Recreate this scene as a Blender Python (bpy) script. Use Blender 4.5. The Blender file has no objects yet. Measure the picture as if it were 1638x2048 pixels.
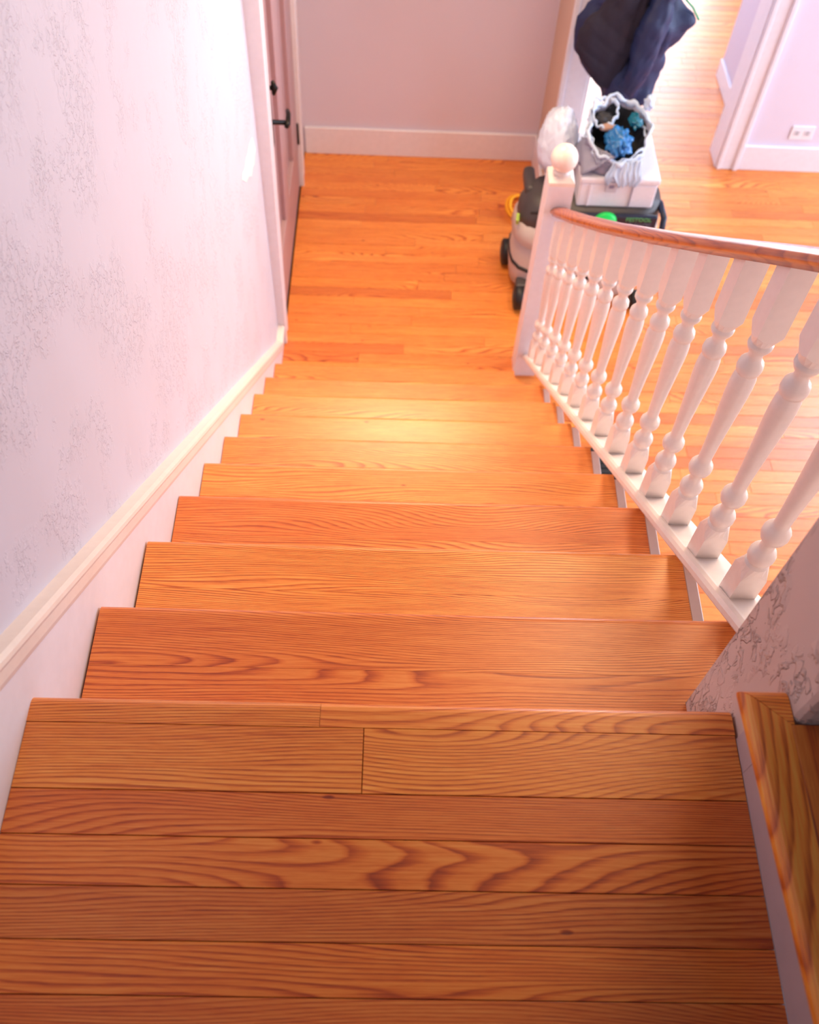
import bpy, bmesh, math, random
from mathutils import Vector, Matrix, noise
S = bpy.context.scene
C = S.collection
random.seed(7)
# ------------------------------------------------------------------ camera
FL = -1.9                                   # lower floor level; the landing is z = 0
cp, cyw, crl, FPX = 0.986036844, -0.0465486121, 0.0654193402, 1919.60261
f = Vector((-math.sin(cyw)*math.cos(cp), math.cos(cyw)*math.cos(cp), -math.sin(cp)))
rt = Vector((math.cos(cyw), math.sin(cyw), 0)); up = rt.cross(f)
rt2 = rt*math.cos(crl)+up*math.sin(crl); up2 = up*math.cos(crl)-rt*math.sin(crl)
cam = bpy.data.cameras.new('camera'); co = bpy.data.objects.new('camera', cam); C.objects.link(co)
M = Matrix((rt2, up2, -f)).transposed().to_4x4(); M.translation = Vector((0.458900, -0.492689, 1.208355)); co.matrix_world = M
cam.sensor_fit = 'VERTICAL'; cam.sensor_height = 36.0; cam.lens = FPX/2048*36.0
cam.clip_start = 0.05; cam.clip_end = 60
cam.dof.use_dof = True; cam.dof.focus_distance = 1.62; cam.dof.aperture_fstop = 4.5
S.camera = co
# ------------------------------------------------------------------ light
S.view_settings.view_transform = 'Standard'; S.view_settings.look = 'None'
S.view_settings.gamma = 1.0; S.view_settings.exposure = 0.0; S.view_settings.use_curve_mapping = False
w = bpy.data.worlds.new('world'); S.world = w; w.use_nodes = True
w.node_tree.nodes['Background'].inputs[0].default_value = (0.76, 0.80, 1.0, 1)
w.node_tree.nodes['Background'].inputs[1].default_value = 0.16
def area(name, loc, target, sx, sy, power, col, spread=180):
    l = bpy.data.lights.new(name, 'AREA'); l.shape = 'RECTANGLE'; l.size = sx; l.size_y = sy; l.energy = power; l.color = col; l.spread = math.radians(spread)
    o = bpy.data.objects.new(name, l); C.objects.link(o); o.location = loc
    o.rotation_euler = (Vector(target)-Vector(loc)).to_track_quat('-Z', 'Y').to_euler(); return o
area('daylight_right_window', (4.50, 2.1, -0.55), (0, 2.1, -1.1), 2.2, 1.9, 95, (0.68, 0.80, 1.0))
area('daylight_far_right_window', (3.55, 3.70, -0.20), (2.2, 1.6, -1.9), 1.1, 1.2, 85, (0.68, 0.80, 1.0))
area('daylight_hall_window', (1.75, 7.0, -0.5), (1.75, 2.0, -1.7), 1.3, 2.1, 55, (0.80, 0.90, 1.0))
area('ceiling_lamp_lower_room', (0.52, 2.80, 0.68), (0.5, 1.90, -1.6), 0.45, 0.45, 25, (1.0, 0.70, 0.42), 120)
area('ceiling_lamp_landing', (1.70, 1.70, 2.20), (0.45, 1.35, -0.8), 0.90, 0.90, 30, (1.0, 0.66, 0.38), 105)
# ------------------------------------------------------------------ materials
def nmat(name):
    m = bpy.data.materials.new(name); m.use_nodes = True
    return m, m.node_tree.nodes, m.node_tree.links, m.node_tree.nodes['Principled BSDF']
def plain(name, col, rough=0.5, metal=0.0, bump=0.0, bscale=60, spec=0.5, alpha=None, trans=0.0):
    m, N, L, b = nmat(name)
    b.inputs['Base Color'].default_value = (*col, 1); b.inputs['Roughness'].default_value = rough
    b.inputs['Metallic'].default_value = metal; b.inputs['Specular IOR Level'].default_value = spec
    b.inputs['Transmission Weight'].default_value = trans
    tc = N.new('ShaderNodeTexCoord'); n = N.new('ShaderNodeTexNoise'); n.inputs['Scale'].default_value = bscale; n.inputs['Detail'].default_value = 4
    L.new(tc.outputs['Object'], n.inputs['Vector'])
    hs = N.new('ShaderNodeMix'); hs.data_type = 'RGBA'; hs.inputs[6].default_value = (*[c*0.94 for c in col], 1); hs.inputs[7].default_value = (*[min(1, c*1.05) for c in col], 1)
    L.new(n.outputs['Fac'], hs.inputs[0]); L.new(hs.outputs[2], b.inputs['Base Color'])
    if bump:
        bp = N.new('ShaderNodeBump'); bp.inputs['Strength'].default_value = bump; bp.inputs['Distance'].default_value = 0.002
        L.new(n.outputs['Fac'], bp.inputs['Height']); L.new(bp.outputs[0], b.inputs['Normal'])
    return m
def wood(name, rough=0.36, swap=False, k=1.0, sat=1.0):
    m, N, L, b = nmat(name)
    def math_(op, a, bb=None):
        n = N.new('ShaderNodeMath'); n.operation = op
        for i, v in enumerate((a, bb)):
            if v is None: continue
            if isinstance(v, (int, float)): n.inputs[i].default_value = v
            else: L.new(v, n.inputs[i])
        return n.outputs[0]
    tc = N.new('ShaderNodeTexCoord'); oi = N.new('ShaderNodeObjectInfo')
    sep = N.new('ShaderNodeSeparateXYZ'); L.new(tc.outputs['Object'], sep.inputs[0])
    X, Y = (sep.outputs[1], sep.outputs[0]) if swap else (sep.outputs[0], sep.outputs[1])
    r = math_('MULTIPLY', oi.outputs['Random'], 61.0)
    def coord(sx, sy, off):
        c = N.new('ShaderNodeCombineXYZ')
        L.new(math_('ADD', math_('MULTIPLY', X, sx), r), c.inputs[0]); L.new(math_('MULTIPLY', Y, sy), c.inputs[1])
        L.new(math_('ADD', math_('MULTIPLY', sep.outputs[2], 3.0), math_('MULTIPLY', r, off)), c.inputs[2]); return c.outputs[0]
    def noi(vec, detail=2.0, ro=0.5):
        n = N.new('ShaderNodeTexNoise'); n.inputs['Scale'].default_value = 1; n.inputs['Detail'].default_value = detail; n.inputs['Roughness'].default_value = ro
        L.new(vec, n.inputs['Vector']); return n.outputs['Fac']
    def ramp(v, pts):
        n = N.new('ShaderNodeValToRGB'); L.new(v, n.inputs[0]); e = n.color_ramp.elements
        e[0].position, e[0].color = pts[0][0], (*pts[0][1], 1); e[1].position, e[1].color = pts[-1][0], (*pts[-1][1], 1)
        for p, c in pts[1:-1]:
            q = e.new(p); q.color = (*c, 1)
        return n.outputs[0]
    # growth rings: contour lines of a stretched field give straight and cathedral figure
    field = math_('ADD', math_('MULTIPLY', noi(coord(1.1, 7.0, 1.3), 1.5, 0.4), 40.0*k), math_('MULTIPLY', Y, 170.0*k))
    field = math_('ADD', field, math_('MULTIPLY', noi(coord(9.0, 60.0, 0.7), 2.0), 0.55))
    ring = math_('FRACT', field)
    g = lambda v: (v, v, v)
    rr = ramp(ring, [(0.0, g(0.62)), (0.10, g(0.95)), (0.55, g(0.85)), (0.82, g(0.30)), (0.93, g(0.10)), (1.0, g(0.60))])
    ry = noi(coord(2.0, 9.0, 2.1), 2.0)          # where rings are strong or faint
    fib = noi(coord(9.0, 420.0, 0.5), 3.0, 0.65)
    por = ramp(noi(coord(40.0, 900.0, 0.9), 2.0), [(0.40, g(0.0)), (0.52, g(1.0))])
    strength = math_('ADD', math_('MULTIPLY', ry, 0.90), 0.20)
    v = math_('ADD', math_('MULTIPLY', math_('SUBTRACT', rr, 0.62), strength), 0.60)
    v = math_('ADD', v, math_('MULTIPLY', math_('SUBTRACT', fib, 0.5), 1.05))
    v = math_('SUBTRACT', v, math_('MULTIPLY', math_('SUBTRACT', 1.0, por), 0.10))
    big = noi(coord(1.4, 14.0, 3.1), 2.0)
    v = math_('ADD', v, math_('MULTIPLY', math_('SUBTRACT', big, 0.5), 0.35))
    vo = N.new('ShaderNodeTexVoronoi'); vo.inputs['Scale'].default_value = 1.0; L.new(coord(5.0, 13.0, 1.9), vo.inputs['Vector'])   # pin knots
    kn = N.new('ShaderNodeMapRange'); kn.inputs[1].default_value = 0.022; kn.inputs[2].default_value = 0.050; L.new(vo.outputs['Distance'], kn.inputs[0])
    v = math_('SUBTRACT', v, math_('MULTIPLY', math_('SUBTRACT', 1.0, kn.outputs[0]), 0.65))
    col = ramp(v, [(0.0, (0.24*sat, 0.030, 0.003)), (0.30, (0.50, 0.092, 0.009)), (0.58, (0.74, 0.200, 0.026)), (0.80, (0.84, 0.290, 0.052)), (1.0, (0.90, 0.38, 0.09))])
    mx = N.new('ShaderNodeMix'); mx.data_type = 'RGBA'; mx.blend_type = 'MULTIPLY'; mx.inputs[0].default_value = 1
    L.new(col, mx.inputs[6]); L.new(oi.outputs['Color'], mx.inputs[7]); L.new(mx.outputs[2], b.inputs['Base Color'])
    # knots and nail specks
    b.inputs['Roughness'].default_value = rough; b.inputs['Specular IOR Level'].default_value = 0.5
    b.inputs['Coat Weight'].default_value = 0.5; b.inputs['Coat Roughness'].default_value = 0.42
    bp = N.new('ShaderNodeBump'); bp.inputs['Strength'].default_value = 0.25; bp.inputs['Distance'].default_value = 0.0006
    L.new(v, bp.inputs['Height']); L.new(bp.outputs[0], b.inputs['Normal'])
    return m
def plaster(name, col, strength, sx=(1, 1, 1), rough=0.6, lo=0.50, fs=95):
    m, N, L, b = nmat(name)
    b.inputs['Base Color'].default_value = (*col, 1); b.inputs['Roughness'].default_value = rough; b.inputs['Specular IOR Level'].default_value = 0.3
    tc = N.new('ShaderNodeTexCoord'); mp = N.new('ShaderNodeMapping'); mp.inputs['Scale'].default_value = sx; L.new(tc.outputs['Object'], mp.inputs[0])
    a = N.new('ShaderNodeTexNoise'); a.inputs['Scale'].default_value = 7; a.inputs['Detail'].default_value = 3; L.new(mp.outputs[0], a.inputs[0])
    ra = N.new('ShaderNodeMapRange'); ra.inputs[1].default_value = lo; ra.inputs[2].default_value = lo+0.10; L.new(a.outputs['Fac'], ra.inputs[0])
    n = N.new('ShaderNodeTexNoise'); n.inputs['Scale'].default_value = fs; n.inputs['Detail'].default_value = 4; n.inputs['Roughness'].default_value = 0.6; n.inputs['Distortion'].default_value = 0.5; L.new(mp.outputs[0], n.inputs[0])
    rn = N.new('ShaderNodeMapRange'); rn.inputs[1].default_value = 0.50; rn.inputs[2].default_value = 0.58; L.new(n.outputs['Fac'], rn.inputs[0])
    mu = N.new('ShaderNodeMath'); mu.operation = 'MULTIPLY'; L.new(ra.outputs[0], mu.inputs[0]); L.new(rn.outputs[0], mu.inputs[1])
    s = N.new('ShaderNodeTexNoise'); s.inputs['Scale'].default_value = 9; s.inputs['Detail'].default_value = 2; L.new(mp.outputs[0], s.inputs[0])
    ad = N.new('ShaderNodeMath'); ad.operation = 'ADD'; L.new(mu.outputs[0], ad.inputs[0]); L.new(s.outputs['Fac'], ad.inputs[1])
    bp = N.new('ShaderNodeBump'); bp.inputs['Strength'].default_value = strength; bp.inputs['Distance'].default_value = 0.004
    L.new(ad.outputs[0], bp.inputs['Height']); L.new(bp.outputs[0], b.inputs['Normal'])
    return m
OAK = wood('oak_boards'); OAKY = wood('oak_boards_lengthwise', swap=True, k=0.38)
RAILM = wood('oak_handrail', rough=0.22, swap=True, k=0.5)
WALL = plaster('wall_plaster', (0.63, 0.61, 0.70), 0.50, lo=0.47, fs=80)
WALLF = plaster('wall_plaster_smooth', (0.70, 0.66, 0.78), 0.25, lo=0.55)
STUB = plaster('knockdown_plaster', (0.74, 0.58, 0.51), 1.0, (1, 1, 0.6), lo=0.45, fs=60)
WHITE = plain('white_trim_paint', (0.80, 0.78, 0.85), 0.32, bump=0.08, bscale=40)
CREAM = plain('cream_gloss_paint', (0.84, 0.75, 0.69), 0.30, bump=0.10, bscale=55)
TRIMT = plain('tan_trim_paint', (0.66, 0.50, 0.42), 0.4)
DOORM = plain('mauve_brown_door_paint', (0.42, 0.27, 0.29), 0.40)
IRON = plain('black_iron', (0.012, 0.010, 0.010), 0.4, 0.6)
SUB = plain('dark_subfloor', (0.05, 0.02, 0.012), 0.9)
PLASTW = plain('white_plastic', (0.82, 0.83, 0.88), 0.35)
BOXM = plain('pale_grey_plastic', (0.78, 0.78, 0.86), 0.42, bump=0.05)
DARKG = plain('charcoal_plastic', (0.055, 0.048, 0.050), 0.45, bump=0.1, bscale=150)
LGREY = plain('light_grey_plastic', (0.52, 0.47, 0.45), 0.45, bump=0.08, bscale=120)
BLACK = plain('black_rubber', (0.008, 0.008, 0.010), 0.5)
NAVYP = plain('blue_black_plastic', (0.010, 0.016, 0.040), 0.3)
GREEN = plain('green_plastic', (0.0, 0.62, 0.10), 0.35)
LGREEN = plain('green_print', (0.10, 0.42, 0.16), 0.5)
LIME = plain('lime_print', (0.42, 0.62, 0.10), 0.5)
GREYP = plain('grey_print', (0.16, 0.17, 0.24), 0.5)
YELL = plain('yellow_cord', (0.95, 0.45, 0.02), 0.5)
BLUEP = plain('blue_crumpled_film', (0.03, 0.19, 0.50), 0.22, bump=0.6, bscale=90)
NAVY = plain('navy_quilted_fabric', (0.008, 0.018, 0.080), 0.55, bump=0.5, bscale=220)
NAVY2 = plain('dark_plum_fabric', (0.014, 0.010, 0.028), 0.8, bump=0.5, bscale=220)
TEAL = plain('green_jacket_edge', (0.02, 0.42, 0.22), 0.6)
BAGG = plain('grey_translucent_bag', (0.32, 0.33, 0.45), 0.28, bump=0.5, bscale=45, trans=0.15)
BAGR = plain('pale_bag_rim', (0.58, 0.72, 0.92), 0.25, bump=0.5, bscale=60)
BAGW = plain('white_bag_film', (0.68, 0.78, 1.0), 0.35, bump=0.5, bscale=30)
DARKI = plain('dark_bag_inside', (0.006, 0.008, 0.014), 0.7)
TAN = plain('tan_paper', (0.45, 0.27, 0.20), 0.7)
# ------------------------------------------------------------------ helpers
def link(name, me, mat=None, parent=None):
    if mat: me.materials.append(mat)
    o = bpy.data.objects.new(name, me); C.objects.link(o)
    if parent: o.parent = parent
    return o
def done(name, bm, mat, parent=None, smooth=False, recenter=True):
    bmesh.ops.recalc_face_normals(bm, faces=bm.faces)
    c = Vector((0, 0, 0))
    if recenter:
        xs = [v.co for v in bm.verts]
        c = Vector([(min(v[i] for v in xs)+max(v[i] for v in xs))/2 for i in range(3)])
        bmesh.ops.translate(bm, verts=bm.verts, vec=-c)
    me = bpy.data.meshes.new(name); bm.to_mesh(me); bm.free()
    if smooth:
        for p in me.polygons: p.use_smooth = True
    o = link(name, me, mat, parent); o.location = c - (parent_loc(parent) if parent else Vector()); return o
def parent_loc(p):
    v = Vector()
    while p: v += p.location; p = p.parent
    return v
def struct(o): o['kind'] = 'structure'; return o
def tag(o, label, cat, group=None):
    o['label'] = label; o['category'] = cat
    if group: o['group'] = group
    return o
def empty(name, loc, label=None, cat=None, group=None):
    o = bpy.data.objects.new(name, None); C.objects.link(o); o.location = loc; o.empty_display_size = 0.05
    if label: tag(o, label, cat, group)
    return o
def add_box(bm, x0, x1, y0, y1, z0, z1, bev=0.0, seg=1, shear=None):
    vs = [bm.verts.new((x, y, z)) for x in (x0, x1) for y in (y0, y1) for z in (z0, z1)]
    fs = [bm.faces.new([vs[i] for i in q]) for q in ((0, 1, 3, 2), (4, 6, 7, 5), (0, 4, 5, 1), (2, 3, 7, 6), (0, 2, 6, 4), (1, 5, 7, 3))]
    if bev:
        es = list({e for f_ in fs for e in f_.edges})
        bmesh.ops.recalc_face_normals(bm, faces=fs)
        bmesh.ops.bevel(bm, geom=es, offset=bev, segments=seg, profile=0.5, affect='EDGES')
def box(name, x0, x1, y0, y1, z0, z1, mat, parent=None, bev=0.0, seg=1, smooth=False):
    bm = bmesh.new(); add_box(bm, x0, x1, y0, y1, z0, z1, bev, seg); return done(name, bm, mat, parent, smooth)
def add_ring_stack(bm, rings, cap=True, closed=True):
    rows = [[bm.verts.new(p) for p in r] for r in rings]
    for a, b_ in zip(rows, rows[1:]):
        n = len(a)
        for i in range(n if closed else n-1): bm.faces.new((a[i], a[(i+1) % n], b_[(i+1) % n], b_[i]))
    if cap and closed:
        bm.faces.new(rows[0]); bm.faces.new(rows[-1])
    return rows
def add_lathe(bm, prof, cx, cy, seg=20):
    add_ring_stack(bm, [[(cx+r*math.cos(2*math.pi*i/seg), cy+r*math.sin(2*math.pi*i/seg), z) for i in range(seg)] for r, z in prof])
def add_tube(bm, pts, r, seg=8):
    pts = [Vector(p) for p in pts]; rings = []
    for i, p in enumerate(pts):
        t = (pts[min(i+1, len(pts)-1)]-pts[max(i-1, 0)]).normalized()
        a = t.orthogonal().normalized() if i == 0 else (a0 - t*a0.dot(t)).normalized()
        a0 = a; b_ = t.cross(a); rr = r[i] if isinstance(r, (list, tuple)) else r
        rings.append([p+(a*math.cos(2*math.pi*k/seg)+b_*math.sin(2*math.pi*k/seg))*rr for k in range(seg)])
    add_ring_stack(bm, rings)
def add_prism_x(bm, poly, x0, x1):             # polygon in (y, z) extruded along x
    add_ring_stack(bm, [[(x0, y, z) for y, z in poly], [(x1, y, z) for y, z in poly]])
def text(name, s, loc, rot, size, mat, parent, ext=0.0008):
    cu = bpy.data.curves.new(name, 'FONT'); cu.body = s; cu.size = size; cu.extrude = ext; cu.align_x = 'LEFT'
    t = bpy.data.objects.new(name, cu); C.objects.link(t); bpy.context.view_layer.update()
    me = bpy.data.meshes.new_from_object(t); bpy.data.objects.remove(t)
    o = link(name, me, mat, parent); o.location = Vector(loc)-(parent_loc(parent) if parent else Vector()); o.rotation_euler = rot; return o
# ------------------------------------------------------------------ lower floor
NOS = [(0.0018, -0.0013), (0.2357, -0.1867), (0.4807, -0.3818), (0.7144, -0.5672), (0.9466, -0.7599), (1.1815, -0.9527), (1.4198, -1.1441), (1.6617, -1.3311), (1.9026, -1.5185), (2.1417, -1.707)]
NOS[0] = (0.0018, 0.0)
floor = struct(box('floor', -0.16, 4.62, 0.10, 7.1, FL-0.10, FL-0.012, SUB))
PW = 0.0575
TINTS = [(1.06, 1.12, 1.08), (1.0, 1.0, 1.0), (0.94, 0.90, 0.84), (1.04, 1.06, 1.0), (0.98, 0.92, 0.88), (1.08, 1.16, 1.22), (0.82, 0.70, 0.64), (1.0, 1.02, 0.98)]
def plank(x0, x1, y0, y1, z, parent, tint=None, mat=OAK, th=0.012, g=0.0005):
    bm = bmesh.new(); dz = random.uniform(-0.0003, 0.0003)
    vs = [(x0+g, y0+g), (x1-g, y0+g), (x1-g, y1-g), (x0+g, y1-g)]; e = 0.0006
    top = [(x0+g+e, y0+g+e), (x1-g-e, y0+g+e), (x1-g-e, y1-g-e), (x0+g+e, y1-g-e)]
    add_ring_stack(bm, [[(x, y, z-th) for x, y in vs], [(x, y, z-e+dz) for x, y in vs], [(x, y, z+dz) for x, y in top]])
    o = done('plank', bm, mat, parent); t = tint or random.choice(TINTS); o.color = (*t, 1); return o
y = 3.765; row = 0
SPECIAL = {   # joints read off the photograph: row -> (x joints, tints)
}
rows = []
y = 3.765
while y > 0.62: rows.append((y-PW, y)); y -= PW
yy = 3.765
while yy < 5.75: rows.append((yy, yy+PW)); yy += PW
rest = bmesh.new()
def tintf(): return random.choice(TINTS)
for (a, b_) in rows:
    if b_ > 3.80: xa, xb = 1.20, 2.60
    elif a > 2.06: xa, xb = 0.0, 3.0
    elif a > 1.2: xa, xb = 1.05, 2.65
    else: xa, xb = 1.25, 2.2
    x = xa; first = True
    while x < xb-0.001:
        ln = random.uniform(0.20, 0.9) if first else random.uniform(0.55, 1.25)
        if b_ > 3.80: ln = random.uniform(0.5, 1.1)
        nx = x+ln
        if nx > xb-0.25: nx = xb
        plank(x, nx, a, b_, FL, floor); x = nx; first = False
    # floorboards beyond the frame: joined
    if xb < 4.5:
        x = xb
        while x < 4.6:
            nx = min(4.6, x+random.uniform(0.6, 1.1)); add_box(rest, x+.0005, nx-.0005, a+.0005, b_-.0005, FL-.012, FL); x = nx
yy = 5.75
while yy < 7.05:
    x = 1.2
    while x < 3.2:
        nx = x+random.uniform(0.6, 1.2); add_box(rest, x+.0005, nx-.0005, yy+.0005, yy+PW-.0005, FL-.012, FL); x = nx
    yy += PW
o = done('boarding', rest, OAK, floor); o['kind'] = 'stuff'
# ------------------------------------------------------------------ upper landing
land = struct(box('floor', -0.02, 0.931, -1.15, -0.03, -0.14, -0.018, SUB))
LT = [(1.02, 1.05, 0.98), (0.88, 0.74, 0.66), (0.92, 0.82, 0.72), (0.80, 0.72, 0.70), (0.92, 0.80, 0.62), (0.82, 0.68, 0.60)]
LY = [-0.035, -0.122, -0.178, -0.237, -0.2965, -0.354]
while LY[-1] > -1.12: LY.append(LY[-1]-0.0575)
plank(0.0, 0.439, LY[1], LY[0], 0, land, (1.00, 1.06, 1.0), th=0.018)
plank(0.439, 0.931, LY[1], LY[0], 0, land, (1.03, 1.10, 1.0), th=0.018)
for i in range(1, len(LY)-1):
    plank(0.0, 0.931, LY[i+1], LY[i], 0, land, LT[i] if i < 6 else random.choice(LT[1:]), th=0.018)
def nosing(name, x0, x1, yn, z, depth, parent, tint, th=0.026):
    r = th/2; poly = [(yn-depth, z-th), (yn-depth, z)]
    poly += [(yn-r+r*math.sin(a*math.pi/8), z-r+r*math.cos(a*math.pi/8)) for a in range(0, 9)]
    bm = bmesh.new(); add_prism_x(bm, poly, x0, x1); o = done(name, bm, OAK, parent); o.color = (*tint, 1); return o
nosing('nosing', 0.0, 0.3805, NOS[0][0], 0, 0.0365, land, (1.0, 1.02, 0.92))
nosing('nosing', 0.381, 0.931, NOS[0][0], 0, 0.0365, land, (1.04, 1.02, 0.95))
# ------------------------------------------------------------------ staircase
stair = empty('staircase', (0.5, 1.1, FL), 'honey oak staircase descending from the landing between white skirt board and balustrade', 'staircase')
TT = [None, ((0.93, 0.80, 0.72), (0.96, 0.86, 0.80)), ((1.02, 1.10, 1.02), (1.06, 1.14, 1.05)), ((0.96, 0.86, 0.78), (0.94, 0.80, 0.72)),
      ((1.0, 0.98, 0.95), (1.06, 1.10, 1.1)), ((1.04, 1.10, 1.12), (1.0, 0.98, 0.94)), ((1.06, 1.14, 1.2), (1.0, 1.0, 0.95)),
      ((1.05, 1.12, 1.15), (1.0, 1.0, 1.0)), ((1.04, 1.1, 1.05), (0.98, 0.94, 0.9)), ((1.04, 1.06, 1.1), (1.0, 0.98, 0.96))]
for i in range(1, 10):
    yn, z = NOS[i]; yb = NOS[i-1][0]-0.030; W = 1.039 if i < 9 else 0.968
    tr = nosing('tread', 0.002 if i > 2 else 0.004, W, yn, z, 0.105, stair, TT[i][1])
    ym = yn-0.105
    x0 = 0.002 if i > 2 else 0.004
    if i > 1: o = box('board', x0, W, yb, ym-0.0004, z-0.026, z, OAK, tr); o.color = (*TT[i][0], 1)
    else:          # the first tread is cut round the foot of the wall stub
        bm = bmesh.new(); pl = [(x0, yb), (0.9348, yb), (0.9349, 0.0883), (W, 0.0883), (W, ym-0.0004), (x0, ym-0.0004)]
        add_ring_stack(bm, [[(a, b_, z-0.026) for a, b_ in pl], [(a, b_, z) for a, b_ in pl]]); o = done('board', bm, OAK, tr); o.color = (*TT[i][0], 1)
    yr = NOS[i][0]-0.030
    box('riser', 0.0, W-0.012, yr-0.018, yr, (NOS[i+1][1] if i < 9 else FL), z-0.026, WHITE, stair)
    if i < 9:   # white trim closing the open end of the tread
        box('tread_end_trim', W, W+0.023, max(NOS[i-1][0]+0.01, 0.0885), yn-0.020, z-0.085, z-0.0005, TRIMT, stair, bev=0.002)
box('riser', 0.0, 0.931, NOS[0][0]-0.048, NOS[0][0]-0.030, NOS[1][1], -0.026, WHITE, stair)
bm = bmesh.new()       # sloping carriage under the tread ends
add_prism_x(bm, [(0.10, -0.30), (0.10, -0.50), (1.87, FL), (2.08, FL), (2.08, -1.86)], 0.90, 0.94); done('carriage', bm, WHITE, stair)
# ------------------------------------------------------------------ left wall, skirt board, door
XW = -0.018
struct(box('wall_left', -0.16, XW, -1.2, 2.4248, FL-0.05, 2.35, WALL))
struct(box('wall_left', -0.16, XW+0.012, 3.601, 3.764, FL-0.05, 0.80, WHITE))
struct(box('wall_left', -0.16, XW, 2.521, 3.499, 0.22, 0.80, WALL))
skirt = struct(empty('baseboard_left', (0, 1.2, FL)))
def zs(y): return 0.128-0.824*y
bm = bmesh.new()
poly = [(-1.15, -0.10), (-1.15, 0.2104), (-0.10, 0.2104), (2.34, zs(2.34)), (2.425, -1.80), (2.425, FL+0.001), (2.12, FL+0.001), (0.10, -0.35)]
add_prism_x(bm, poly, XW, 0.0); done('skirt_board', bm, WHITE, skirt)
bm = bmesh.new()
prof = [(XW, 0.006), (0.003, 0.006), (0.009, 0.000), (0.010, -0.008), (0.006, -0.018), (0.0055, -0.040), (0.0025, -0.052), (0.0, -0.056), (XW, -0.056)]
rings = [[(x, -1.15, 0.2104+dz) for x, dz in prof], [(x, -0.10, 0.2104+dz) for x, dz in prof], [(x, 2.34, zs(2.34)+dz) for x, dz in prof], [(x, 2.423, -1.79+dz) for x, dz in prof]]
add_ring_stack(bm, rings); done('cap_moulding', bm, CREAM, skirt)
def lean(o, k=0.014):          # this stretch of wall is slightly out of plumb
    for v in o.data.vertices:
        if v.co.x+o.location.x+(parent_loc(o.parent).x if o.parent else 0) < -0.045: continue
        v.co.x += k*(v.co.z+o.location.z + (parent_loc(o.parent).z if o.parent else 0) - FL)
    return o
cas = struct(empty('trim_1', (0, 2.47, FL)))
lean(box('casing_board', -0.055, 0.006, 2.430, 2.518, FL, 0.24, WHITE, cas, bev=0.003))
lean(box('back_band', -0.06, 0.013, 2.425, 2.447, FL, 0.25, WHITE, cas, bev=0.004, seg=2))
lean(box('inner_bead', -0.06, 0.010, 2.502, 2.523, FL, 0.24, WHITE, cas, bev=0.004, seg=2))
cas2 = struct(empty('trim_2', (0, 3.53, FL)))
lean(box('casing_board', -0.055, 0.010, 3.489, 3.60, FL, 0.24, WHITE, cas2, bev=0.003))
lean(box('inner_bead', -0.06, 0.015, 3.485, 3.505, FL, 0.24, WHITE, cas2, bev=0.004, seg=2))
struct(box('wall_left', -0.16, -0.061, 2.425, 3.60, FL-0.05, 0.22, WHITE))
door = struct(empty('door_1', (-0.02, 2.99, FL)))
DX = -0.006
def slab(y0, y1, z0, z1, x=DX, th=0.054, name='stile', bev=0.003):
    return lean(box(name, x-th, x, y0, y1, z0, z1, DOORM, door, bev=bev))
PAN = [(2.64, 2.86), (3.00, 3.27)]
slab(2.524, PAN[0][0], FL+0.012, 0.2); slab(PAN[0][1], PAN[1][0], FL+0.31, 0.2); slab(PAN[1][1], 3.484, FL+0.012, 0.2)
slab(PAN[0][0], PAN[1][1], FL+0.012, FL+0.31, name='bottom_rail'); slab(PAN[0][0], PAN[1][1], 0.08, 0.2, name='top_rail')
for a, b_ in PAN: slab(a-0.01, b_+0.01, FL+0.29, 0.1, x=DX-0.020, th=0.010, name='panel', bev=0)
def lz(z): return 0.014*(z-FL)
for z in (-1.60, -0.70):
    box('hinge', DX-0.002+lz(z), DX+0.009+lz(z), 3.474, 3.490, z-0.055, z+0.055, IRON, door, bev=0.003)
hx = DX+lz(-0.95)
box('escutcheon', hx, hx+0.007, 2.565, 2.615, -1.03, -0.73, IRON, door, bev=0.003)
LZ = -0.925
bm = bmesh.new(); add_tube(bm, [(hx, 2.59, LZ), (hx+0.006, 2.59, LZ), (hx+0.008, 2.59, LZ), (hx+0.062, 2.59, LZ)], [0.018, 0.017, 0.009, 0.009], 12)
add_tube(bm, [(hx+0.060, 2.570, LZ-0.004), (hx+0.064, 2.585, LZ), (hx+0.062, 2.64, LZ), (hx+0.056, 2.670, LZ-0.006), (hx+0.054, 2.680, LZ-0.02)], [0.008, 0.010, 0.009, 0.008, 0.005], 10)
done('lever_handle', bm, IRON, door, True)
bm = bmesh.new(); add_tube(bm, [(hx, 2.59, -0.79), (hx+0.022, 2.59, -0.79)], 0.008, 8); add_tube(bm, [(hx+0.022, 2.59, -0.815), (hx+0.027, 2.59, -0.79), (hx+0.022, 2.59, -0.765)], [0.006, 0.013, 0.006], 8)
done('thumb_turn', bm, IRON, door, True)
# irregular pale patch that paints a glare of light on the plaster
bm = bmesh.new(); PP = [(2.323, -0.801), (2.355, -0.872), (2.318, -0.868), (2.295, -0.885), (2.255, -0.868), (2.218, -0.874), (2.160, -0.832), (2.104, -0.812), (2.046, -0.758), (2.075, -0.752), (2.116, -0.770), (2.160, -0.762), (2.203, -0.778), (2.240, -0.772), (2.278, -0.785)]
add_prism_x(bm, PP, XW, XW+0.0012); o = done('glare_patch', bm, plain('painted_glare', (0.92, 0.88, 0.84), 0.5)); tag(o, 'irregular bright white patch of painted glare on the left wall just before the door', 'patch')
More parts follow.
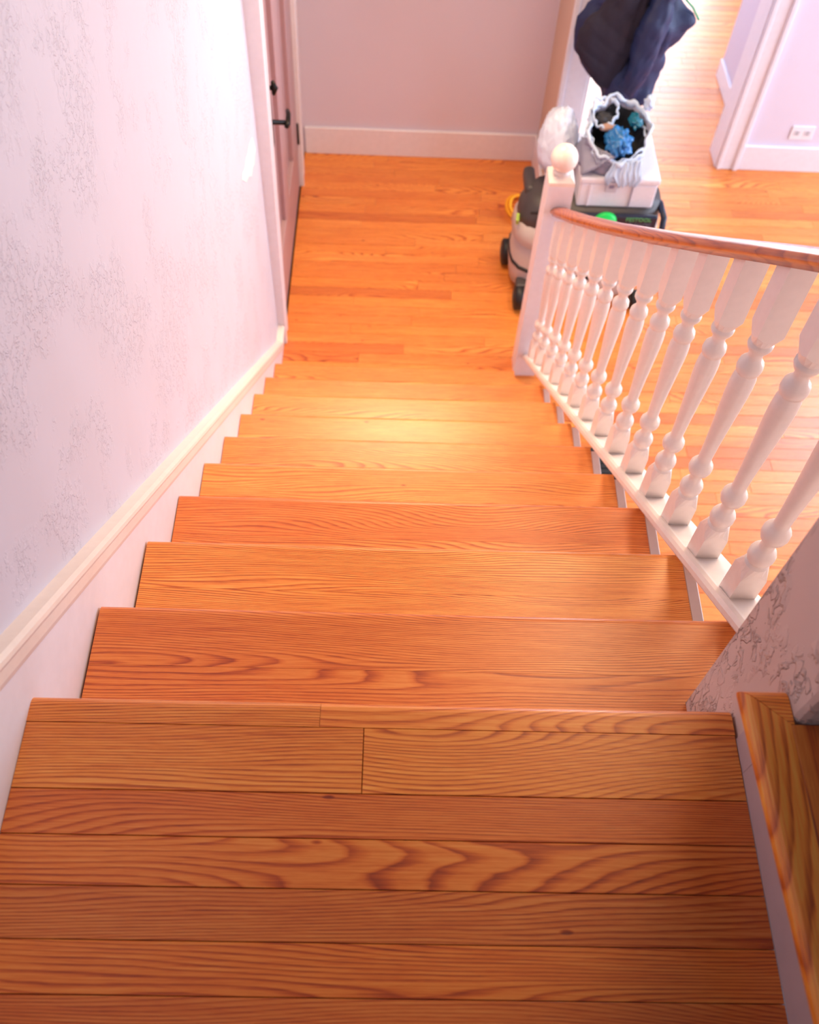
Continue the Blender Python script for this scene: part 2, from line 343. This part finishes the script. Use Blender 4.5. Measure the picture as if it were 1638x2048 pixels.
# ------------------------------------------------------------------ far walls and hall
struct(box('wall_far', -0.16, 1.18, 3.765, 3.90, FL-0.05, 0.80, WALLF))
struct(box('wall_partition', 1.18, 1.292, 3.42, 3.90, FL-0.05, 0.80, plaster('warm_lit_plaster', (0.66, 0.49, 0.38), 0.2)))  # tan base colour holds the warm lamp light on this face
struct(box('baseboard_far', 0.006, 1.168, 3.750, 3.765, FL, FL+0.150, WHITE, bev=0.003))
struct(box('baseboard_partition', 1.165, 1.18, 3.425, 3.765, FL, FL+0.150, WHITE, bev=0.003))
t3 = struct(empty('trim_3', (1.24, 3.41, FL)))
box('casing_board', 1.184, 1.295, 3.402, 3.4195, FL, 0.22, WHITE, t3, bev=0.003)
box('back_band', 1.1795, 1.202, 3.393, 3.4197, FL, 0.23, WHITE, t3, bev=0.004, seg=2)
box('jamb_liner', 1.292, 1.304, 3.404, 3.90, FL, 0.22, WHITE, t3)
struct(box('wall_far', 2.135, 4.62, 3.757, 3.90, FL-0.05, 0.80, WALLF))
t4 = struct(empty('trim_4', (2.17, 3.75, FL)))
box('jamb_liner', 2.118, 2.135, 3.757, 3.905, FL, 0.22, WHITE, t4, bev=0.002)
box('casing_board', 2.128, 2.225, 3.741, 3.757, FL, 0.24, WHITE, t4, bev=0.003)
box('inner_bead', 2.124, 2.145, 3.737, 3.757, FL, 0.24, WHITE, t4, bev=0.004, seg=2)
box('back_band', 2.205, 2.230, 3.730, 3.757, FL, 0.25, WHITE, t4, bev=0.005, seg=2)
struct(box('baseboard_right', 2.232, 4.6, 3.741, 3.757, FL, FL+0.140, WHITE, bev=0.003))
struct(box('wall_hall', 2.28, 2.42, 3.905, 4.586, FL-0.05, 0.80, WALLF))
struct(box('baseboard_hall', 2.266, 2.28, 3.905, 4.586, FL, FL+0.10, WHITE, bev=0.003))
struct(box('wall_hall', 1.18, 1.292, 3.905, 7.1, FL-0.05, 0.80, WALLF))
wh = struct(box('wall_back', 1.18, 3.4, 7.12, 7.25, FL-0.05, 0.80, WALLF))
struct(box('wall_right', 4.62, 4.75, 0.10, 3.9, FL-0.05, 0.80, WALLF))
for nm, args in (('window_1', (4.60, 4.62, 1.0, 3.2, -1.55, 0.35)), ('window_2', (1.45, 2.85, 7.10, 7.12, -1.80, 0.55))):
    wd = struct(empty(nm, ((args[0]+args[1])/2, (args[2]+args[3])/2, args[4])))
    x0, x1, y0, y1, z0, z1 = args
    m, N, L, b = nmat(nm+'_daylight'); b.inputs['Base Color'].default_value = (0.8, 0.85, 0.9, 1)
    b.inputs['Emission Color'].default_value = (0.78, 0.87, 1.0, 1); b.inputs['Emission Strength'].default_value = 14.0 if nm == 'window_2' else 3.0
    box('pane', x0, x1, y0, y1, z0, z1, m, wd)
    fr = 0.05
    if nm == 'window_1':
        box('frame', x0-.02, x1-.001, y0-fr, y1+fr, z1, z1+fr, WHITE, wd); box('frame', x0-.02, x1-.001, y0-fr, y1+fr, z0-fr, z0, WHITE, wd)
        for q in (y0-fr, (y0+y1)/2-fr/2, y1): box('frame', x0-.02, x1-.001, q, q+fr, z0, z1, WHITE, wd)
    else:
        box('frame', x0-fr, x1+fr, y0-.02, y1-.001, z1, z1+fr, WHITE, wd); box('frame', x0-fr, x1+fr, y0-.02, y1-.001, z0-fr, z0, WHITE, wd)
        for q in (x0-fr, (x0+x1)/2-fr/2, x1): box('frame', q, q+fr, y0-.02, y1-.001, z0, z1, WHITE, wd)
out = empty('wall_outlet', (2.495, 3.757, -1.68), 'white double outlet cover above the baseboard right of the doorway', 'outlet')
box('cover_plate', 2.437, 2.553, 3.751, 3.757, -1.718, -1.643, PLASTW, out, bev=0.002)
for dx in (-0.026, 0.026):
    so = box('socket', 2.495+dx-0.016, 2.495+dx+0.016, 3.7495, 3.752, -1.694, -1.667, plain('socket_face', (0.62, 0.62, 0.68), 0.4), out, bev=0.001)
    for s in (-0.006, 0.006): box('slot', 2.495+dx-0.006, 2.495+dx+0.006, 3.7485, 3.7498, -1.6805+s-0.0012, -1.6805+s+0.0012, BLACK, so)
# ------------------------------------------------------------------ wall stub and upper step on the right
bm = bmesh.new(); add_ring_stack(bm, [[(x, y_, z) for x, y_ in [(4.62, -0.086), (0.945, -0.086), (0.9380, -0.083), (0.935, -0.076), (0.935, 0.087), (0.936, 0.088), (4.62, 0.088)]] for z in (FL, 2.35)])
st = struct(done('wall_stub', bm, STUB))
SZ = 0.175
step = empty('winder_step', (1.0, -0.5, 0.0), 'oak step with mitred nosing and white riser leading up to the right of the landing', 'step')
RPT = plain('shaded_riser_paint', (0.60, 0.47, 0.47), 0.5, bump=0.2, bscale=50)  # white riser with its shade put into the paint colour
box('riser', 0.931, 0.9345, -0.086, -0.040, 0.0, SZ-0.028, RPT, step)
box('riser', 0.931, 0.950, -1.15, -0.0865, 0.0, SZ-0.028, RPT, step)
def ynose():      # front nosing running along y with mitred far end
    r = 0.014; xe = 0.885
    prof = [(xe+r-r*math.sin(a*math.pi/8), SZ-r+r*math.cos(a*math.pi/8)) for a in range(0, 9)]
    prof = [(0.930, SZ)]+prof+[(0.930, SZ-2*r)]
    bm = bmesh.new()
    sk = lambda x, d: x+d*max(0, (0.930-x)/0.045)
    ringa = [(sk(x, 0.040), -1.15, z) for x, z in prof]; ringb = [(sk(x, -0.006), -0.043-(x-xe)*0.96, z) for x, z in prof]
    add_ring_stack(bm, [ringa, ringb]); return bm
o = done('nosing', ynose(), OAKY, step); o.color = (1.30, 1.35, 0.95, 1)
def xnose():
    r = 0.014; ye = -0.043; bm = bmesh.new()
    prof = [(-0.0862, SZ)]+[(ye-r+r*math.sin(a*math.pi/8), SZ-r+r*math.cos(a*math.pi/8)) for a in range(0, 9)]+[(-0.0862, SZ-2*r)]
    ringa = [(0.881+(ye-y_)*1.14, y_, z) for y_, z in prof]; ringb = [(0.934, y_, z) for y_, z in prof]
    add_ring_stack(bm, [ringa, ringb]); return bm
o = done('return_nosing', xnose(), OAK, step); o.color = (1.30, 1.30, 0.95, 1)
o = box('board', 0.9305, 1.02, -1.15, -0.0868, SZ-0.02, SZ, OAKY, step, bev=0.0006); o.color = (1.0, 0.84, 0.62, 1)
o = box('board', 1.0205, 1.20, -1.15, -0.0868, SZ-0.02, SZ, OAKY, step, bev=0.0006); o.color = (0.80, 0.66, 0.52, 1)
box('support', 0.96, 1.19, -1.14, -0.0868, 0.0, SZ-0.02, WHITE, step)
# ------------------------------------------------------------------ balustrade
bal = empty('balustrade', (1.055, 1.2, FL), 'white turned balusters and newel post under a brown oak handrail along the stairs', 'balustrade')
SL = 0.785
def zc(y): return -SL*y
bm = bmesh.new()
prof = [(1.022, 0.0), (1.018, 0.008), (1.019, 0.020), (1.024, 0.028), (1.031, 0.031), (1.036, 0.030), (1.038, 0.026), (1.040, 0.026), (1.094, 0.026), (1.098, 0.022), (1.098, 0.0)]
add_ring_stack(bm, [[(x, 0.089, zc(0.089)+dz) for x, dz in prof], [(x, 2.281, zc(2.281)+dz) for x, dz in prof]])
done('bottom_rail', bm, CREAM, bal)
RP = [(0.089, 0.664), (0.30, 0.497), (0.472, 0.358), (0.638, 0.226), (0.826, 0.075), (1.152, -0.184), (1.574, -0.512), (1.95, -0.795), (2.20, -0.978), (2.283, -1.036)]
hw, hh = 0.036, 0.052
def railprof(yc, zb):
    pr = [(-0.026, 0.0), (-0.030, 0.012), (-hw, 0.018), (-hw-0.001, 0.030), (-0.031, 0.041), (-0.019, 0.050), (0, hh+0.001), (0.019, 0.050), (0.031, 0.041), (hw+0.001, 0.030), (hw, 0.018), (0.030, 0.012), (0.026, 0.0)]
    return [(1.054+x, yc, zb-0.012+z*0.74) for x, z in pr]
bm = bmesh.new(); add_ring_stack(bm, [railprof(*p) for p in RP]); o = done('handrail', bm, RAILM, bal); o.color = (0.56, 0.38, 0.30, 1)
for p in o.data.polygons: p.use_smooth = len(p.vertices) == 4
def square_ring(h, z, tilt=0.0, cut=0.0):
    if cut: pts = [(-h, -h+cut), (-h+cut, -h), (h-cut, -h), (h, -h+cut), (h, h-cut), (h-cut, h), (-h+cut, h), (-h, h-cut)]
    else: pts = [(-h, -h), (h, -h), (h, h), (-h, h)]
    return [(x, y_, z+tilt*y_) for x, y_ in pts]
bm = bmesh.new(); H = 0.0215
SEG = 16
def circ(r, z, n=SEG): return [(r*math.cos(2*math.pi*(i+0.5)/n-3*math.pi/4-math.pi/n*0), r*math.sin(2*math.pi*(i+0.5)/n-3*math.pi/4), z) for i in range(n)]
def sq16(h, z, tilt=0.0, lower=0.0):      # square with 16 points so it can blend into the turned part
    out_ = []
    for i in range(SEG):
        a = 2*math.pi*i/SEG-3*math.pi/4; c, s = math.cos(a), math.sin(a); k = h/max(abs(c), abs(s)); x, y_ = c*k, s*k
        d = (math.hypot(x, y_)-h)/(h*0.414); out_.append((x, y_, z+tilt*y_-lower*d))
    return out_
def circ16(r, z): return [(r*math.cos(2*math.pi*i/SEG-3*math.pi/4), r*math.sin(2*math.pi*i/SEG-3*math.pi/4), z) for i in range(SEG)]
B0 = 0.026
rings = [sq16(H, B0, -SL), sq16(H, B0+0.088, 0, 0.014), circ16(0.0205, B0+0.104), circ16(0.0160, B0+0.106), circ16(0.0160, B0+0.112)]
for r, z in [(0.0195, .114), (0.0222, .122), (0.0222, .132), (0.019, .140), (0.0125, .146), (0.0118, .160), (0.0135, .172), (0.0200, .178), (0.0226, .187), (0.0222, .197), (0.0175, .206), (0.0130, .211), (0.0128, .225), (0.0138, .26), (0.0160, .31), (0.0186, .36), (0.0206, .40), (0.0212, .425), (0.0205, .445), (0.0180, .458), (0.0172, .461), (0.0205, .463), (0.0222, .472), (0.0210, .483), (0.0150, .491), (0.0122, .497), (0.0126, .508), (0.0180, .516), (0.0212, .523), (0.0212, .529), (0.0175, .532)]:
    rings.append(circ16(r, B0+z))
rings += [circ16(0.0185, B0+0.534), sq16(H, B0+0.548, 0, -0.012), sq16(H, 0.722, -SL)]
add_ring_stack(bm, rings)
bmesh.ops.recalc_face_normals(bm, faces=bm.faces)
bme = bpy.data.meshes.new('baluster'); bm.to_mesh(bme); bm.free(); bme.materials.append(CREAM)
n = len(bme.polygons)
for p in bme.polygons:
    zz = [bme.vertices[v].co.z for v in p.vertices]
    p.use_smooth = min(zz) > B0+0.103 and max(zz) < B0+0.535
FY = [0.297, 0.446, 0.593, 0.739, 0.890, 1.036, 1.185, 1.335, 1.484, 1.633, 1.783, 1.935, 2.086, 2.215]
for k, yk in enumerate(FY):
    o = bpy.data.objects.new('baluster', bme); C.objects.link(o); o.parent = bal
    o.location = Vector((1.0595-0.0006*k, yk, zc(yk)))-bal.location
NX, NY, NH = 1.041, 2.330, 0.046
bm = bmesh.new()
add_ring_stack(bm, [[(NX+x*NH, NY+y_*NH, z) for x, y_ in ((-1, -1), (1, -1), (1, 1), (-1, 1))] for z in (FL, -0.925)] )
newel = done('newel_post', bm, WHITE, bal)
bm = bmesh.new()
def sqn(h, z): return [(NX+x*h, NY+y_*h, z) for x, y_ in ((-1, -1), (1, -1), (1, 1), (-1, 1))]
add_ring_stack(bm, [sqn(NH, -0.925), sqn(NH*0.98, -0.912), sqn(0.030, -0.898)]); done('chamfered_cap', bm, CREAM, newel)
bm = bmesh.new()
add_lathe(bm, [(0.030, -0.900), (0.0315, -0.894), (0.026, -0.888), (0.024, -0.884)]+[(0.047*math.sin(a), -0.842-0.050*math.cos(a)) for a in [0.5+i*(math.pi-0.5)/12 for i in range(12)]]+[(0.002, -0.792)], NX, NY, 28)
done('ball_finial', bm, CREAM, newel, True)
# ------------------------------------------------------------------ dust extractor
VX0, VX1 = 0.985, 1.60
vac = empty('dust_extractor', (1.29, 2.86, FL), 'dark topped light grey wheeled vacuum beside the newel post', 'vacuum')
def superring(cx, cy, rx, ry, z, n=28, p=3.2, fn=None):
    out_ = []
    for i in range(n):
        a = 2*math.pi*i/n; c, s = math.cos(a), math.sin(a); k = 1/((abs(c)**p+abs(s)**p)**(1/p))
        out_.append((cx+rx*c*k, cy+ry*s*k, z))
    return out_
CX, CY = (VX0+VX1)/2, 2.89
bm = bmesh.new()
add_ring_stack(bm, [superring(CX+.01, CY, .26, .15, -1.86), superring(CX, CY, .295, .175, -1.84), superring(CX, CY, .305, .18, -1.76), superring(CX, CY, .30, .175, -1.66), superring(CX+.005, CY, .285, .16, -1.60)])
done('tank', bm, LGREY, vac, True)
bm = bmesh.new()
add_ring_stack(bm, [superring(CX, CY, .302, .180, -1.735), superring(CX, CY, .309, .186, -1.732), superring(CX, CY, .309, .186, -1.722), superring(CX, CY, .302, .180, -1.718)])
done('seam_band', bm, BLACK, vac, True)
bm = bmesh.new()
add_ring_stack(bm, [superring(CX+.005, CY, .300, .168, -1.615), superring(CX+.002, CY, .312, .178, -1.60), superring(CX+.004, CY, .308, .172, -1.55), superring(CX+.010, CY, .300, .155, -1.52), superring(CX+.020, CY, .290, .140, -1.505)])
done('upper_shell', bm, LGREY, vac, True)
bm = bmesh.new()
add_ring_stack(bm, [superring(CX+.02, CY, .290, .135, -1.56), superring(CX+.006, CY, .302, .148, -1.55), superring(CX+.008, CY, .300, .142, -1.48), superring(CX+.02, CY+.005, .285, .130, -1.435), superring(CX+.03, CY+.01, .270, .115, -1.410)])
hood = done('motor_hood', bm, DARKG, vac, True)
box('rear_grip', VX0+.035, VX0+.085, 2.90, 3.06, -1.47, -1.409, DARKG, vac, bev=0.02, seg=3, smooth=True)
box('vent_slot', VX0+.05, VX0+.10, 2.775, 2.782, -1.445, -1.436, BLACK, vac)
# front control panel
pan = box('control_panel', 1.16, 1.565, 2.738, 2.762, -1.510, -1.411, NAVYP, vac, bev=0.008, seg=2)
bm = bmesh.new(); add_tube(bm, [(1.345, 2.740, -1.440), (1.345, 2.722, -1.440)], [0.050, 0.046], 24); done('green_knob', bm, GREEN, pan, True)
box('blue_light_strip', 1.232, 1.246, 2.734, 2.740, -1.500, -1.414, plain('blue_strip', (0.10, 0.18, 0.60), 0.3), pan)
text('lettering', 'FESTOOL', (1.430, 2.7365, -1.432), (math.pi/2, 0, 0), 0.026, LGREEN, pan)
text('lettering', 'CLEANTEC', (1.447, 2.7365, -1.455), (math.pi/2, 0, 0), 0.019, GREYP, pan)
bm = bmesh.new(); add_tube(bm, [(1.585, 2.755, -1.58), (1.600, 2.752, -1.50), (1.600, 2.775, -1.44), (1.592, 2.85, -1.427), (1.575, 2.92, -1.44)], 0.014, 10); done('side_handle', bm, NAVYP, vac, True)
text('lettering', 'CT', (0.998, 2.86, -1.530), (math.pi/2, 0, -math.pi/2-0.12), 0.045, LIME, vac, ext=0.006)
def wheel(x, y_, r, wd, parent):
    bm = bmesh.new(); add_tube(bm, [(x-wd/2, y_, FL+r), (x-wd*.35, y_, FL+r), (x+wd*.35, y_, FL+r), (x+wd/2, y_, FL+r)], [r*.82, r, r, r*.82], 24); o = done('wheel', bm, BLACK, parent, True)
    bm = bmesh.new(); add_tube(bm, [(x-wd/2-.004, y_, FL+r), (x+wd/2+.004, y_, FL+r)], r*.45, 16); done('hub', bm, DARKG, o, True); return o
wheel(1.035, 2.700, 0.060, 0.045, vac); wheel(1.560, 2.720, 0.045, 0.035, vac)
wheel(0.990, 2.995, 0.060, 0.040, vac); wheel(1.570, 3.02, 0.060, 0.040, vac)
box('caster_bracket', 1.015, 1.075, 2.70, 2.76, -1.845, -1.775, DARKG, vac, bev=0.01, seg=2)
box('axle_cover', 0.99, 1.05, 2.94, 3.03, -1.86, -1.79, DARKG, vac, bev=0.01, seg=2)
box('blue_lock_tab', 1.062, 1.085, 2.668, 2.70, -1.80, -1.775, plain('blue_tab', (0.02, 0.22, 0.60), 0.4), vac, bev=0.003)
# yellow cord behind it
bm = bmesh.new(); pts = []
for i in range(60):
    a = i/59*4*math.pi; pts.append((1.06+0.05*math.cos(a)+i*0.0005, 3.37+0.085*math.sin(a)-i*0.0004, FL+0.010+0.0005*i))
add_tube(bm, pts, 0.0085, 8)
o = done('coiled_cord', bm, YELL, None, True); tag(o, 'yellow orange coiled cord on the floor behind the vacuum', 'cord')
# black vent on the floor below the stairs
vent = empty('floor_register', (1.33, 1.79, FL), 'black metal vent in the floor seen under the stair balustrade', 'vent')
box('frame', 1.25, 1.41, 1.68, 1.90, FL, FL+0.006, BLACK, vent, bev=0.002)
for i in range(8): box('louvre', 1.262, 1.398, 1.695+i*0.025, 1.705+i*0.025, FL+0.006, FL+0.009, BLACK, vent)
# ------------------------------------------------------------------ storage box on the vacuum
bxo = empty('tool_case', (1.345, 2.90, -1.407), 'pale grey plastic tool case lying on top of the vacuum', 'case')
bm = bmesh.new(); add_box(bm, 1.222, 1.541, 2.79, 3.085, -1.406, -1.292, 0.008, 2); done('body', bm, BOXM, bxo)
bm = bmesh.new(); add_box(bm, 1.217, 1.546, 2.785, 3.09, -1.291, -1.262, 0.008, 2); lid = done('lid', bm, BOXM, bxo)
box('latch', 1.325, 1.372, 2.778, 2.786, -1.325, -1.275, plain('latch_grey', (0.50, 0.50, 0.58), 0.4), bxo, bev=0.002)
box('latch_window', 1.338, 1.358, 2.7765, 2.7785, -1.303, -1.288, plain('latch_slot', (0.20, 0.19, 0.30), 0.4), bxo)
box('seam', 1.436, 1.440, 2.783, 2.7905, -1.40, -1.294, plain('seam_grey', (0.30, 0.28, 0.36), 0.5), bxo)
box('rib', 1.262, 1.272, 2.784, 2.7905, -1.40, -1.294, BOXM, bxo, bev=0.002)
# ------------------------------------------------------------------ bags
def nz(v, s, seed=0): return noise.noise(Vector(v)*s+Vector((seed, seed*1.7, -seed)))
bag = empty('grey_plastic_bag', (1.33, 2.92, -1.262), 'open grey plastic bag full of blue film standing on the tool case', 'bag')
n = 72
def bagring(cx, cy, rx, ry, z, wob, seed, dz=0.0, slope=0.0):
    out_ = []
    for i in range(n):
        a = 2*math.pi*i/n; q = (math.cos(a)*2.0, math.sin(a)*2.0, z*6)
        k = 1+wob*(nz(q, 1.3, seed)+0.5*nz(q, 3.4, seed))
        out_.append((cx+rx*math.cos(a)*k, cy+ry*math.sin(a)*k, z+dz*nz((math.cos(a)*2, math.sin(a)*2, 0), 1.6, seed+3)+slope*math.sin(a)))
    return out_
BX, BY = 1.345, 2.915
R_ = [bagring(BX-.01, BY+.0, .135, .110, -1.2595, .06, 1), bagring(BX-.01, BY, .138, .115, -1.245, .12, 1), bagring(BX-.005, BY, .130, .112, -1.215, .16, 1.2), bagring(BX, BY, .118, .106, -1.185, .18, 1.4, .0, .015),
      bagring(BX+.005, BY-.005, .114, .105, -1.165, .16, 1.6, .0, .035), bagring(BX+.008, BY-.008, .118, .110, -1.143, .14, 1.9, .01, .055), bagring(BX+.008, BY-.01, .126, .118, -1.122, .12, 2.0, .03, .068)]
bm = bmesh.new(); add_ring_stack(bm, R_, cap=False)
bm.faces.new([v for v in bm.verts][:n])
o = done('bag_skin', bm, BAGG, bag, True); sm = o.modifiers.new('t', 'SOLIDIFY'); sm.thickness = 0.0015
def lip(name, ringpts, r0, seed, mat):
    bm = bmesh.new(); pts = [Vector(p) for p in ringpts]; rings = []; m_ = len(pts)
    for i in range(m_):
        p = pts[i]; t = (pts[(i+1) % m_]-pts[i-1]).normalized(); s = t.cross(Vector((0, 0, 1))).normalized(); u = s.cross(t)
        rr = r0*(0.5+1.3*abs(nz(p, 26, seed))); hgt = r0*(0.8+2.2*abs(nz(p, 17, seed+4)))
        p = p+s*r0*1.6*nz(p, 30, seed+9)
        rings.append([p+s*math.cos(b_*math.pi/4)*rr+u*math.sin(b_*math.pi/4)*hgt for b_ in range(8)])
    rings.append(rings[0]); add_ring_stack(bm, rings, cap=False); return done(name, bm, mat, bag, True)
lip('rolled_rim', R_[-1], 0.0075, 2, BAGR)
lip('rolled_rim', bagring(BX+.005, BY, .121, .113, -1.140, .16, 3.3, .03, .06), 0.006, 6, BAGR)
lip('inner_fold', bagring(BX-.045, BY+.05, .052, .046, -1.085, .25, 5.3, .02, .04), 0.0065, 3, BAGR)
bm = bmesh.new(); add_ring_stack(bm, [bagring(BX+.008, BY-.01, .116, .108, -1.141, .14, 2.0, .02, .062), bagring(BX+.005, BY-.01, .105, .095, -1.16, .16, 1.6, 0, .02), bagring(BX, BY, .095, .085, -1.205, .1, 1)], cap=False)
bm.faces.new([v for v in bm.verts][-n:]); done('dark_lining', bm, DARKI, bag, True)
def crumple(name, c, r, amp, mat, parent, seed, sub=4, fr=9, sq=(1, 1, 1)):
    bm = bmesh.new(); bmesh.ops.create_icosphere(bm, subdivisions=sub, radius=1)
    for v in bm.verts:
        d = v.co.normalized(); k = 1+amp*(noise.noise(d*fr*.35+Vector((seed, 0, 0)))+0.55*abs(noise.noise(d*fr+Vector((0, seed, 0))))+0.3*noise.noise(d*fr*2.3))
        v.co = Vector((d.x*r*sq[0]*k, d.y*r*sq[1]*k, d.z*r*sq[2]*k))+Vector(c)
    return done(name, bm, mat, parent, True)
crumple('blue_film', (1.355, 2.868, -1.150), 0.055, 0.5, BLUEP, bag, 3, 5, 8, (0.78, 1.25, 0.75))
crumple('teal_film', (1.425, 2.955, -1.110), 0.026, 0.6, plain('teal_film', (0.01, 0.16, 0.26), 0.25), bag, 8, 4, 6, (0.8, 1.5, 0.8))
crumple('grey_wad', (1.300, 2.965, -1.118), 0.034, 0.3, plain('dark_grey_wad', (0.03, 0.03, 0.035), 0.7), bag, 5, 4, 5, (1.1, .9, .8))
crumple('tan_wad', (1.315, 2.925, -1.125), 0.024, 0.3, TAN, bag, 9, 3, 5, (1.5, .7, .6))
crumple('knotted_end', (1.468, 2.985, -1.050), 0.022, 0.4, BAGR, bag, 4, 4, 6, (0.8, .8, 1.4))
# folds and knotted ends hanging over the front of the case
for k, (p0, p1, xs, z0, z1, wd) in enumerate([(2.792, 2.777, (1.345, 1.322), -1.185, -1.285, .016), (2.793, 2.776, (1.375, 1.385), -1.185, -1.292, .036), (2.800, 2.780, (1.425, 1.432), -1.180, -1.290, .026), (2.83, 2.798, (1.285, 1.300), -1.165, -1.215, .030)]):
    bm = bmesh.new(); rings = []
    for i in range(14):
        t = i/13; zq = z0+(z1-z0)*t; xc = xs[0]+(xs[1]-xs[0])*t+0.004*math.sin(t*8+k); wq = wd*(0.75+0.45*math.sin(t*3.0)-0.35*t*t)
        rings.append([(xc+wq*(q/8-1), p0+(p1-p0)*min(1, t*1.6)-0.004*math.sin(q*1.6+k*2+t*3)-0.003*math.sin(q*0.8), zq+0.006*math.sin(q*0.9+k)*t) for q in range(17)])
    add_ring_stack(bm, rings, cap=False, closed=False); o = done('hanging_fold', bm, BAGR if k != 3 else BAGG, bag, True); sm = o.modifiers.new('t', 'SOLIDIFY'); sm.thickness = 0.003; sm.offset = 0
bm = bmesh.new()   # grey sheet of the bag fanning to the left over the lid
rings = []
for j in range(9):
    t = j/8; rings.append([(1.335-0.120*t, 2.79+0.14*s*t, -1.165-0.092*t*(1-s*0.9)+0.004*math.sin(s*14+j)) for s in [q/10 for q in range(11)]])
add_ring_stack(bm, rings, cap=False, closed=False); o = done('grey_flap', bm, BAGG, bag, True); sm = o.modifiers.new('t', 'SOLIDIFY'); sm.thickness = 0.003
wb = crumple('white_plastic_bag', (1.135, 2.995, -1.250), 0.120, 0.16, BAGW, None, 11, 5, 4, (0.66, 0.85, 1.25))
tag(wb, 'rounded pale white plastic bag bundled left of the grey bag', 'bag')
# ------------------------------------------------------------------ jacket hung on the boom
jac = empty('quilted_jacket', (1.42, 3.26, -1.20), 'dark navy quilted jacket hanging upright behind the grey bag', 'jacket')
def cloth(name, secs, mat, seed, fold=0.02, nn=64, quilt=0.0):
    bm = bmesh.new(); rings = []
    K = 34
    for j in range(K):
        t = j/(K-1)*(len(secs)-1); i0 = min(int(t), len(secs)-2); u = t-i0
        s = [secs[i0][q]*(1-u)+secs[i0+1][q]*u for q in range(5)]          # z, x0, x1, yc, depth
        z, x0, x1, yc, dp = s; ring = []
        for i in range(nn):
            a = 2*math.pi*i/nn; c, sn = math.cos(a), math.sin(a)
            x = (x0+x1)/2+(x1-x0)/2*(abs(c)**0.9)*(1 if c > 0 else -1); y_ = yc+dp*sn
            nrm = Vector((c, sn, 0)); d = fold*noise.noise(Vector((x*9+seed, y_*9, z*3.5)))+fold*0.5*noise.noise(Vector((x*24, y_*20+seed, z*9)))
            if quilt: d -= quilt*max(0, 1-abs(((z*0.8+x*0.5)/0.062) % 1-0.5)*8)
            ring.append((x+nrm.x*d, y_+nrm.y*d, z+0.3*d))
        rings.append(ring)
    add_ring_stack(bm, rings); return done(name, bm, mat, jac, True)
JY = 3.26
cloth('body', [(-1.20, 1.320, 1.545, JY-.02, .045), (-1.13, 1.285, 1.540, JY-.01, .06), (-1.055, 1.225, 1.540, JY, .07), (-1.00, 1.190, 1.550, JY, .07), (-0.93, 1.165, 1.605, JY, .065), (-0.86, 1.180, 1.655, JY, .055), (-0.78, 1.25, 1.56, JY+.01, .05), (-0.70, 1.31, 1.52, JY+.01, .04)], NAVY, 2, .042, quilt=.007)
cloth('left_front', [(-1.12, 1.29, 1.36, JY-.05, .03), (-1.03, 1.215, 1.385, JY-.065, .035), (-0.95, 1.170, 1.41, JY-.068, .035), (-0.88, 1.175, 1.42, JY-.065, .03), (-0.80, 1.235, 1.43, JY-.05, .03), (-0.70, 1.29, 1.44, JY-.03, .03)], NAVY2, 7, .022, quilt=.007)
cloth('sleeve', [(-1.17, 1.375, 1.46, JY-.06, .03), (-1.09, 1.365, 1.475, JY-.09, .04), (-1.00, 1.385, 1.485, JY-.10, .045), (-0.90, 1.410, 1.515, JY-.09, .045), (-0.80, 1.43, 1.53, JY-.07, .045), (-0.70, 1.44, 1.53, JY-.05, .04)], NAVY, 4, .026, quilt=.007)
bm = bmesh.new(); add_tube(bm, [(1.655, JY-.005, -0.855), (1.62, JY, -0.81), (1.565, JY, -0.765)], 0.004, 8); done('green_piping', bm, TEAL, jac, True)
cs = empty('coat_stand', (1.44, 3.26, FL), 'slim dark stand mostly hidden under the navy jacket', 'stand')
bm = bmesh.new(); add_tube(bm, [(1.44, 3.26, FL+0.02), (1.44, 3.26, -0.60)], 0.012, 12); done('pole', bm, DARKG, cs, True)
bm = bmesh.new(); add_lathe(bm, [(0.11, FL), (0.11, FL+0.012), (0.03, FL+0.022)], 1.44, 3.26, 24); done('base', bm, DARKG, cs)
# ceiling lamps as objects above the frame
for nm, loc, lab in (('ceiling_lamp', (0.50, 2.75, 0.72), 'round warm ceiling lamp over the lower hall'), ('ceiling_lamp', (0.95, 0.95, 2.29), 'round warm ceiling lamp over the landing')):
    bm = bmesh.new(); add_lathe(bm, [(0.10, loc[2]-0.02), (0.12, loc[2]), (0.12, loc[2]+0.02), (0.05, loc[2]+0.04)], loc[0], loc[1], 24); o = done(nm, bm, PLASTW, None, True); tag(o, lab, 'lamp')
